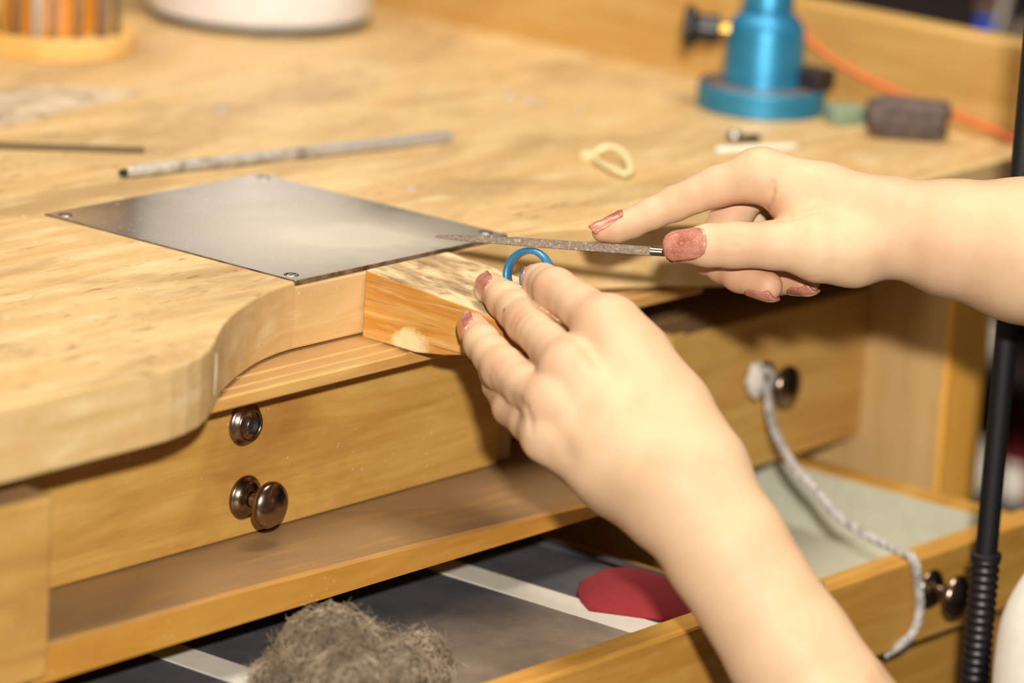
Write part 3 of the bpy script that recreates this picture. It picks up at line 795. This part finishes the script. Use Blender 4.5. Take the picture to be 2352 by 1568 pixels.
# thin dark file at the left
a_, b_ = on_z(332, 345, 1.3), on_z(-150, 330, 1.3); d_ = b_-a_
bm = bmesh.new(); e_ = np.cross(d_/np.linalg.norm(d_), (0, 0, 1))
for s0, s1 in ((0.0, 1.0),):
    A = [bm.verts.new(a_ + e_*u*1.5 + np.array([0, 0, w*1.2])) for u, w in ((-1, -1), (1, -1), (1, 1), (-1, 1))]
    Bq = [bm.verts.new(b_ + e_*u*1.9 + np.array([0, 0, w*1.2])) for u, w in ((-1, -1), (1, -1), (1, 1), (-1, 1))]
    bm.faces.new(A[::-1]); bm.faces.new(Bq)
    for k in range(4): bm.faces.new((A[k], A[(k+1) % 4], Bq[(k+1) % 4], Bq[k]))
bmesh.ops.recalc_face_normals(bm, faces=bm.faces[:])
o = bevel(from_bm('flat_file', bm, plain('dark_file_steel', srgb(104, 88, 62), 0.5, 0.5), None), 0.3)
tag(o, 'thin dark flat file at the left edge of the bench', 'file')

# grey speckled sheet
P4 = [on_z(338, 214), on_z(150, 196), on_z(-120, 226), on_z(-120, 322), on_z(0, 296), on_z(180, 252)]
t = NT('speckled_sheet'); v = t.coords(); n1 = t.noise(v, 60, 4, 0.65)
t.color(t.ramp(n1, [(0.36, srgb(150, 130, 106)), (0.52, srgb(206, 182, 152)), (0.7, srgb(216, 196, 168))])); t.set(Roughness=0.7)
bm = bm_prism([(p[0], p[1]) for p in P4], 0.05, 0.7)
tag(from_bm('abrasive_sheet', bm, t.m, None), 'grey speckled worn sheet lying flat in front of the tool stand', 'sheet')

# white tub
c_ = (381, 367, 0)
tub = thing('white_tub', c_, 'large white round plastic tub at the back of the bench', 'tub')
from_bm('tub_body', bm_lathe([(0, 4), (50, 3.2), (53.5, 4.2), (55, 7), (55.6, 60), (56.2, 120), (54.6, 120), (54, 10), (0, 8)], c_, n=72), plain('white_plastic', srgb(240, 240, 242), 0.35), tub, True)
from_bm('foot_shade', bm_lathe([(0, 0), (52.5, 0), (53.4, 1.2), (53.2, 3.6), (0, 3.6)], c_, n=72), plain('tub_gap_shade', srgb(40, 42, 48), 0.6), tub)  # dark disc painted in for the shadow gap under the tub
from_bm('lid', bm_lathe([(0, 127), (56, 127), (58, 125), (58, 114), (56.4, 114), (56.4, 120.2), (0, 120.2)], c_, n=72), plain('white_lid', srgb(230, 228, 224), 0.35), tub)

# round tool stand
hc = on_z(118, 106); hc[2] = 0
st = thing('tool_stand', hc, 'round wooden tool stand at the upper left edge', 'tool stand')
o = from_bm('base_disc', bm_lathe([(0, 0), (38.2, 0), (39, 0.8), (39, 9.2), (38, 10.2), (0, 10.2)], hc, n=64), m_holder, st); shade_auto(o)
o = from_bm('column', bm_lathe([(26, 10), (25, 12), (23, 40), (23, 82), (0, 82)], hc, n=40), plain('orange_wood', srgb(226, 146, 46), 0.4), st, True)
o = from_bm('top_disc', bm_lathe([(0, 70), (38, 70), (39, 71), (39, 78), (38, 79), (0, 79)], hc, n=64), m_holder, st); shade_auto(o)
tool_defs = []
for px, wdt, colr, lab, kd in ((20, 16, srgb(214, 170, 90), 'pale wooden rod standing at the left end of the tool stand', 'dowel'),
                               (56, 16, srgb(150, 122, 96), 'brown-grey steel tool left of the bright rod in the stand', 'tool'),
                               (103, 20, srgb(206, 204, 198), 'bright white-grey metal rod standing in the tool stand', 'tool'),
                               (141, 14, srgb(176, 146, 112), 'slim tan-grey tool just right of the bright rod', 'tool'),
                               (196, 18, srgb(172, 140, 104), 'tan-grey tool in the middle right of the stand', 'tool'),
                               (246, 22, srgb(150, 128, 108), 'broad grey-brown tool near the right rim of the stand', 'tool'),
                               (276, 14, srgb(134, 118, 92), 'dark grey-green tool at the right rim of the stand', 'tool')):
    # stand on the front arc of the disc
    vx = (px-118)/5.05; rr2 = 35.5; off = max(-34, min(34, vx)); dep = -math.sqrt(max(rr2**2-off**2, 1))
    fh = np.array([FW[0], FW[1], 0]); fh /= np.linalg.norm(fh); rh = np.array([_r[0], _r[1], 0])
    pc = hc + rh*off + fh*dep + np.array([0, 0, 10.3]); r_ = wdt*1.25/5.05/2
    o = from_bm('bench_tool', bm_lathe([(0, 0), (r_, 0), (r_*1.02, 30), (r_*0.8, 31), (r_*0.8, 45), (r_*1.3, 47), (r_*1.4, 58), (r_, 59.4), (0, 59.4)], pc, n=20), plain('tool_finish', colr, 0.4, 0.3), None, True)
    tag(o, lab, kd, 'tools standing in the round stand')

# blue anodised stand with a black knob
tc_ = on_z(1747, 248); tc_[2] = 0
t = NT('blue_anodised'); v = t.coords((1, 1, 12)); n1 = t.noise(v, 60, 3)
t.color(t.ramp(n1, [(0.3, srgb(40, 124, 168)), (0.7, srgb(62, 154, 194))])); t.set(Metallic=0.5, Roughness=0.42)
m_blue = t.m
tq = thing('blue_metal_valve', tc_, 'blue anodised round metal valve body with black side knob', 'valve')
shade_auto(from_bm('base_flange', bm_lathe([(0, 0), (28.4, 0), (29.2, 0.8), (29.2, 10.4), (28.4, 11.4), (0, 11.4)], tc_, n=64), m_blue, tq))
from_bm('dusty_flange_top', bm_lathe([(0, 11.42), (27.6, 11.42), (27.6, 11.7), (0, 11.75)], tc_, n=64), plain('dusty_top', srgb(120, 104, 90), 0.7), tq)
shade_auto(from_bm('body', bm_lathe([(18.6, 11.6), (18.2, 14), (17.4, 36), (16.8, 38.4), (13.6, 42.6), (11.6, 43.6), (11.2, 54), (10.6, 55.4), (0, 55.6)], tc_, n=56), m_blue, tq))
shade_auto(from_bm('silver_cap', bm_lathe([(0, 55.5), (5, 55.5), (4.8, 61), (0, 61.5)], tc_, n=30), m_tool, tq))
kax = np.array([-_r[0], -_r[1], 0.03]); kc = tc_ + np.array([0, 0, 34.0])
shade_auto(from_bm('brass_stem', bm_lathe([(3.6, 14), (3.6, 19), (2.6, 19.4), (2.6, 24), (0, 24)], kc, kax, 24), plain('brass', srgb(206, 168, 82), 0.3, 0.9), tq))
shade_auto(from_bm('black_knob', bm_lathe([(0, 21), (6.0, 21), (6.6, 21.8), (6.4, 31), (9.4, 33.2), (10.2, 34.4), (10.0, 36.2), (7.4, 37.6), (0, 38)], kc, kax, 40), plain('black_plastic', srgb(34, 28, 30), 0.4), tq))
cb = tc_ + _r*22 - np.array([FW[0], FW[1], 0])*6
o = from_bm('clamp_block', bm_box(cb[0]-7, cb[0]+7, cb[1]-8, cb[1]+8, 11.8, 21), plain('black_rubber', srgb(38, 30, 32), 0.55), tq); bevel(o, 1.6, 3)

# orange cord draped along the board
cp = [tc_ + np.array([4, -3, 62.0])] + [on_x(x, y, 445.5) for x, y in ((1812, 12), (1836, 66), (1890, 122), (1965, 168), (2060, 214), (2140, 244), (2220, 274), (2290, 302), (2348, 336))]
cp += [np.array([445.5, -52, -3.0]), np.array([447, -70, -40.0]), np.array([450, -80, -140.0])]
cp[0] = np.array([417.0, 88.0, 60.5]); cp.insert(1, np.array([430.0, 92.0, 60.0]))
o = from_bm('orange_cord', bm_tube(catmull(cp, 8), 1.45, 12), plain('orange_rubber', srgb(216, 108, 52), 0.5), None, True)
tag(o, 'thin orange cord running down the side board from the blue valve', 'cord')

# small block of pale green glass
gcn = on_z(1957, 287); bm = bm_box(gcn[0]-8, gcn[0]+8, gcn[1]-2, gcn[1]+11, 0, 8.6)
o = from_bm('glass_block', bm, None, None); o.rotation_euler.z = math.radians(-30)
t = NT('green_glass'); t.color(srgb(168, 196, 170)); t.set(Roughness=0.25, Transmission_Weight=0.45, IOR=1.45)
n1 = t.noise(t.coords(), 90, 3); t.color(t.mix(t.fac(n1, 0.3, 0.7), srgb(176, 198, 172), srgb(146, 172, 148)))
o.data.materials.append(t.m); bevel(o, 1.6, 3); tag(o, 'small pale green glassy block beside the dark lump', 'block')

# dark charcoal lump
bm = bmesh.new(); bmesh.ops.create_cube(bm, size=2); bmesh.ops.subdivide_edges(bm, edges=bm.edges[:], cuts=7, use_grid_fill=True)
sc_c = on_z(2100, 318); rq = random.Random(11)
for v_ in bm.verts:
    p = v_.co.copy(); q = p/(abs(p.x)**5+abs(p.y)**5+abs(p.z)**5)**0.2
    nz = 0.05*math.sin(p.x*5.1+p.z*3)+0.05*math.sin(p.y*6.3+p.x*2.2)+0.04*math.sin(p.z*7+p.y*4)
    q *= 1+nz; v_.co = Vector((q.x*18.0, q.y*9.5, (q.z+0.98)*8.6))
    if p.x > 0.5 and p.z < -0.1: v_.co.x -= 3*(p.x-0.5)*(-p.z)
ang = math.atan2(_r[1], _r[0])
bmesh.ops.rotate(bm, verts=bm.verts[:], cent=(0, 0, 0), matrix=Matrix.Rotation(ang, 3, 'Z'))
bmesh.ops.translate(bm, verts=bm.verts[:], vec=Vector((sc_c[0], sc_c[1]+4, 0)))
t = NT('charcoal'); v = t.coords(); n1 = t.noise(v, 110, 5, 0.7)
t.color(t.ramp(n1, [(0.3, srgb(56, 46, 42)), (0.7, srgb(112, 98, 88))])); t.set(Roughness=0.75); t.bump(n1, 0.6, 0.001)
tag(from_bm('charcoal_block', bm, t.m, None, True), 'dark grey-brown rounded lump in front of the side board', 'block')

# white stick and a small steel screw behind the right hand
a_, b_ = on_z(1644, 346, 1.8), on_z(1828, 338, 1.8)
o = from_bm('white_stick', bm_tube([a_, a_*0.97+b_*0.03, b_*0.97+a_*0.03, b_], [1.2, 1.8, 1.8, 1.2], 14), plain('white_paper', srgb(232, 226, 206), 0.7), None, True)
tag(o, 'short white paper stick lying behind the right hand', 'stick')
sb = on_z(1686, 326); scw = thing('small_screw', sb, 'tiny dark steel screw beside the white stick', 'screw')
from_bm('screw_head', bm_lathe([(0, 0), (3.0, 0), (3.6, 1), (3.6, 3.2), (2.4, 4.6), (0, 5)], sb + np.array([0, 0, 0.3]), n=24), m_steel, scw, True)
from_bm('threaded_shaft', bm_tube([sb+np.array([1.5, -1, 1.8]), sb+np.array([10, -6, 1.6])], 1.6, 12), plain('black_oxide', srgb(46, 44, 42), 0.45, 0.5), scw, True)

# cream cable tie loop
tp = [on_z(x, y, z) for x, y, z in ((1356, 360, 2.0), (1376, 344, 4.0), (1402, 337, 5.5), (1428, 348, 5.0), (1443, 370, 3.5), (1446, 392, 2.4), (1436, 400, 1.8), (1412, 393, 1.8), (1386, 378, 1.8), (1366, 364, 1.9))]
tie = thing('cable_tie', tp[0]-np.array([0, 0, 2]), 'cream plastic cable tie loop lying on the bench', 'cable tie')
m_tie = plain('cream_nylon', srgb(236, 222, 172), 0.45)
from_bm('strap', bm_tube(catmull(tp, 6), 1.5, 8, flat=0.7), m_tie, tie, True)
bevel(from_bm('head', bm_box(tp[0][0]-3, tp[0][0]+2.5, tp[0][1]-2, tp[0][1]+3.5, 0.1, 4.2), m_tie, tie), 0.8)

# wax chips
m_chip = plain('pale_wax_chip', srgb(196, 186, 190), 0.5)
for px, py, s_, lab in ((1173, 224, 3.0, 'pale wax chip, leftmost of the little row left of the blue valve'), (1216, 232, 3.4, 'pale wax chip, largest and middle one of the little row'),
                         (1240, 240, 2.2, 'pale wax chip, rightmost of the close trio before the blue valve'), (1330, 254, 2.2, 'pale wax chip alone between the trio and the cable tie'),
                         (508, 255, 2.6, 'pale wax chip in front of the white tub'), (944, 436, 2.4, 'pale wax chip beside the right rear edge of the plate')):
    c_ = on_z(px, py); rq = random.Random(px); n = 7
    ol = [(c_[0]+s_*(0.6+0.6*rq.random())*math.cos(k*2*math.pi/n), c_[1]+s_*(0.5+0.5*rq.random())*math.sin(k*2*math.pi/n)) for k in range(n)]
    tag(from_bm('wax_chip', bm_prism(ol, 0.02, 0.9), m_chip, None), lab, 'chip', 'pale wax chips scattered on the bench')

# ================================================================== rope between the drawer knobs
rp = [on_y(1735, 858, -15), on_y(1758, 850, -17), on_y(1775, 872, -16), on_y(1752, 895, -15), on_y(1740, 872, -17), on_y(1762, 905, -20),
      on_y(1768, 945, -24), on_y(1784, 1000, -34), on_y(1822, 1066, -48), on_y(1876, 1128, -62), on_y(1925, 1184, -76), on_y(2000, 1232, -94),
      on_y(2062, 1264, -110), on_y(2098, 1292, -121.5), on_y(2108, 1340, -122.3), on_y(2112, 1398, -122.5), on_y(2100, 1446, -122.5), on_y(2072, 1478, -121.5), on_y(2030, 1502, -116)]
for p in rp[12:14]: p[2] = max(p[2], DT+1.3)
path = catmull(rp, 8)
rope = thing('rope', rp[0], 'grey-white cord tied from the drawer knob to the open drawer', 'cord')
t = NT('grey_cotton'); v = t.coords(); n1 = t.noise(v, 300, 3)
t.color(t.ramp(n1, [(0.35, srgb(150, 144, 140)), (0.65, srgb(196, 190, 182))])); t.set(Roughness=0.85); m_rope = t.m
Vp = [Vector(p) for p in path]
for ph in (0, 2.09, 4.19):
    st_ = []
    for i, p in enumerate(Vp):
        d = (Vp[min(i+1, len(Vp)-1)]-Vp[max(i-1, 0)]).normalized(); e1 = d.cross(Vector((0.3, 0.2, 1))).normalized(); e2 = d.cross(e1)
        st_.append(p + (e1*math.cos(ph+i*0.8) + e2*math.sin(ph+i*0.8))*0.95)
    from_bm('strand', bm_tube(st_, 1.15, 8), m_rope, rope, True)
kn = on_y(1742, 872, -17)
bm = bmesh.new(); bmesh.ops.create_icosphere(bm, subdivisions=3, radius=1)
for v_ in bm.verts:
    p = v_.co; k = 1+0.12*math.sin(p.x*7+p.z*5)+0.1*math.sin(p.z*9+p.y*4); v_.co = Vector((kn[0]+p.x*5.0*k-2, kn[1]+p.y*3.6*k, kn[2]+p.z*7.6*k))
from_bm('knot', bm, plain('pale_cotton', srgb(216, 208, 196), 0.85), rope, True)

# ================================================================== in the tray
sw = thing('steel_wool', on_z(790, 1560, FZ), 'tangled lump of brown-grey steel wool lying in the dark tray', 'steel wool')
lobes = []
for px, py, r in ((760, 1512, 20.5), (690, 1545, 14), (850, 1530, 16), (960, 1530, 13.5), (905, 1560, 15), (632, 1566, 9.5), (790, 1590, 17), (985, 1575, 10)):
    p = on_z(px, py, FZ + r*0.72); lobes.append((p, r))
bm = bmesh.new()
for p, r in lobes:
    bmesh.ops.create_icosphere(bm, subdivisions=2, radius=r*0.86, matrix=Matrix.Translation(Vector(p)))
for v_ in bm.verts: v_.co.z = max(v_.co.z, FZ+0.4)
from_bm('wool_core', bm, plain('dark_wool', srgb(70, 58, 46), 0.9), sw, True)['kind'] = 'stuff'
cu = bpy.data.curves.new('wool_fibres', 'CURVE'); cu.dimensions = '3D'; cu.bevel_depth = 0.0001; cu.bevel_resolution = 0; cu.resolution_u = 1
og = org_of(sw)
for k in range(8000):
    p, r = lobes[rng.choice(len(lobes), p=np.array([l[1]**2 for l in lobes])/sum(l[1]**2 for l in lobes))]
    d = rng.normal(size=3); d /= np.linalg.norm(d); d[2] = abs(d[2])*0.9 if rng.random() < 0.8 else d[2]
    s0 = p + d*r*(0.82+0.2*rng.random())
    tn = np.cross(d, rng.normal(size=3)); tn /= np.linalg.norm(tn); npt = 7
    ln = 4+7*rng.random(); curl = rng.normal()*0.5; bn = np.cross(d, tn); sp_ = cu.splines.new('POLY'); sp_.points.add(npt-1)
    q = s0.copy(); dirv = tn.copy(); lift = 0.25*rng.random() if rng.random() < 0.25 else 0.0
    for i in range(npt):
        if q[2] < FZ+0.3: q[2] = FZ+0.3
        w = (q-og)/1000; sp_.points[i].co = (w[0], w[1], w[2], 1)
        dirv = dirv + bn*curl*0.4 - d*0.13 + d*lift + rng.normal(size=3)*0.15; dirv /= np.linalg.norm(dirv); q = q + dirv*ln/npt
o = bpy.data.objects.new('wool_fibres', cu); COL.objects.link(o); o.parent = sw; o['kind'] = 'stuff'
t = NT('steel_fibre'); n1 = t.noise(t.coords(), 90, 3)
t.color(t.ramp(n1, [(0.3, srgb(116, 98, 76)), (0.7, srgb(196, 178, 150))])); t.set(Metallic=0.4, Roughness=0.35); cu.materials.append(t.m)

# red cloth pouch
ol = [(84, -67), (90, -57), (97, -48), (108, -40), (120, -38), (128, -50), (129, -80), (126, -108), (116, -128), (106, -118), (99, -104), (91, -84)]
bm = bmesh.new(); cx_, cy_ = 112, -80; lay = []
for k, (f, z) in enumerate(((1.0, 0.3), (1.01, 0.9), (0.98, 2.0), (0.86, 4.6), (0.62, 7.6), (0.3, 9.0))):
    lay.append([bm.verts.new((cx_+0+(x-cx_)*f, cy_-14+(y-cy_)*f*0.86, FZ+0.2+z+(0.8*math.sin(x*0.3+y*0.17+k) if k > 2 else 0))) for x, y in ol])
for A, Bq in zip(lay, lay[1:]):
    for i in range(len(ol)): bm.faces.new((A[i], A[(i+1) % len(ol)], Bq[(i+1) % len(ol)], Bq[i]))
bm.faces.new(lay[-1]); bm.faces.new(lay[0][::-1]); bmesh.ops.recalc_face_normals(bm, faces=bm.faces[:])
o = from_bm('red_cloth', bm, plain('red_felt', srgb(140, 34, 40), 0.9), None, True)
tag(o, 'folded dark red cloth lying in the tray beside the white strip', 'cloth')

# ================================================================== black stand in front of the drawers
py0 = -166.0
pxx = [on_y(x, y, py0)[0] for x, y in ((2345, 400), (2310, 740), (2270, 1260), (2240, 1560))]; PXc = float(np.mean(pxx))
stand = thing('black_stand', (PXc, py0, -BZ*1000), 'slim black floor stand pole with ribbed lower sleeve at the right', 'stand')
m_blk = plain('black_paint', srgb(6, 8, 9), 0.6)
zr = on_y(2270, 1266, py0)[2]
shade_auto(from_bm('pole', bm_lathe([(0, -BZ*1000+14), (4.4, -BZ*1000+14), (4.4, 230), (0, 231)], (PXc, py0, 0), n=24), m_blk, stand))
prof = [(4.5, zr-420)]
z_ = zr-420
while z_ < zr-3:
    prof += [(5.1, z_+0.4), (5.9, z_+1.2), (5.9, z_+2.2), (5.1, z_+3.0)]; z_ += 3.4
prof += [(5.2, zr-2.6), (6.2, zr-2.2), (6.2, zr-0.4), (5.4, zr), (4.4, zr)]
shade_auto(from_bm('ribbed_sleeve', bm_lathe(prof, (PXc, py0, 0), n=28), plain('black_rubber_sleeve', srgb(30, 25, 27), 0.45), stand), 50)
shade_auto(from_bm('round_base', bm_lathe([(0, 0), (88, 0), (90, 2), (88, 8), (20, 14), (6, 20), (0, 20)], (PXc, py0, -BZ*1000), n=48), m_blk, stand))

# ================================================================== dim background behind the bench on the right
def bbox_at(name, px0, px1, py0_, py1_, dep, thick, mat):
    p = [at(px0, py0_, dep), at(px1, py0_, dep), at(px1, py1_, dep), at(px0, py1_, dep)]
    q = [v_ + FW*thick for v_ in p]; bm = bmesh.new()
    A = [bm.verts.new(v_) for v_ in p]; Bq = [bm.verts.new(v_) for v_ in q]
    bm.faces.new(A); bm.faces.new(Bq[::-1])
    for k in range(4): bm.faces.new((A[k], A[(k+1) % 4], Bq[(k+1) % 4], Bq[k]))
    bmesh.ops.recalc_face_normals(bm, faces=bm.faces[:]); return bm
rk = np.array([905.0, 200.0, -BZ*1000])
rack = thing('storage_rack', rk, 'dark brown storage rack standing behind the bench on the right', 'rack')
m_rk = plain('dark_brown_wood', srgb(34, 22, 18), 0.7)
for y in (-150, 582): box('rack_side', 770, 1040, y, y+18, -BZ*1000, -52, m_rk, rack)
box('rack_back', 1028, 1040, -132, 582, -BZ*1000, -52, m_rk, rack, 0)
SH = [-61, -203, -276, -345, -560, -800]
for z in SH: box('rack_shelf', 772, 1028, -132, 582, z-9, z, m_rk, rack)
m_wb = plain('white_card', srgb(226, 216, 200), 0.6)
def on_shelf(px, py, z, X=790.0):
    p = on_x(px, py, X); p[2] = z; return p
def jar(name, c, r, h, mat, label, cat, group=None):
    j = thing(name, c, label, cat, group)
    from_bm('jar_body', bm_lathe([(0, 0.2), (r*0.92, 0.2), (r, 1.2), (r, h*0.72), (r*0.8, h*0.78), (r*0.8, h*0.8), (0, h*0.8)], c, n=24), mat, j, True)
    from_bm('cap', bm_lathe([(r*0.86, h*0.8), (r*0.86, h*0.98), (r*0.8, h), (0, h)], c, n=24), mat, j, True)
    return j
c_ = on_shelf(2288, 760, SH[1]); jar('jar', c_, 6.5, 22, m_wb, 'small white jar on the rack shelf just under the right forearm', 'jar')
c_ = on_shelf(2262, 1060, SH[2]); jar('jar', c_, 8, 30, m_wb, 'tall white jar beside the orange post, left of the black pole', 'jar')
c_ = on_shelf(2342, 1030, SH[2]); jar('jar', c_, 9, 21, m_wb, 'white jar on the rack right of the black pole', 'jar')
c_ = on_shelf(2375, 880, SH[1]-70); o = from_bm('red_box', bm_box(c_[0]-4, c_[0]+26, c_[1]-14, c_[1]+12, SH[2], SH[2]+58), plain('red_card', srgb(128, 30, 34), 0.6), None)
o['kind'] = 'thing'; bevel(o, 1); tag(o, 'dark red box on the rack at the right edge', 'box')
# clutter on top of the rack
c_ = on_shelf(2264, 60, SH[0], 800.0)
bt = thing('blue_capped_bottle', c_, 'small brown bottle with bright blue band behind the side board', 'bottle')
from_bm('bottle_body', bm_lathe([(0, 0.2), (5, 0.2), (5.4, 1), (5.4, 30), (0, 30)], c_, n=24), plain('brown_glass', srgb(110, 84, 64), 0.4), bt, True)
from_bm('blue_band', bm_lathe([(5.0, 29), (5.6, 29.4), (5.6, 43), (5.0, 43.4)], c_, n=24), plain('bright_blue', srgb(36, 90, 220), 0.4), bt, True)
from_bm('neck', bm_lathe([(5.2, 30), (5.2, 43), (6.4, 44), (6.4, 49), (5.6, 51), (0, 51)], c_, n=24), plain('brown_cap', srgb(120, 90, 68), 0.4), bt, True)
a_ = on_x(2286, 84, 800.0); b_ = on_x(2318, -30, 812.0); d_ = b_-a_
a0 = a_ + d_*((SH[0]+2.5-a_[2])/d_[2])
o = from_bm('steel_rod', bm_tube([a0, b_, b_+d_*2.2], [3.2, 3.2, 3.2], 16), plain('pale_rod', srgb(200, 190, 176), 0.35, 0.5), None, True)
tag(o, 'leaning pale metal rod at the top right corner', 'rod')
c_ = on_shelf(2352, 70, SH[0], 806.0)
bm = bm_box(c_[0]-10, c_[0]+20, c_[1]-24, c_[1]+11, SH[0]+0.1, SH[0]+40); o = from_bm('grey_box', bm, plain('grey_brown_card', srgb(118, 104, 90), 0.7), None); bevel(o, 2, 2)
tag(o, 'grey-brown box behind the leaning rod at the top right edge', 'box')
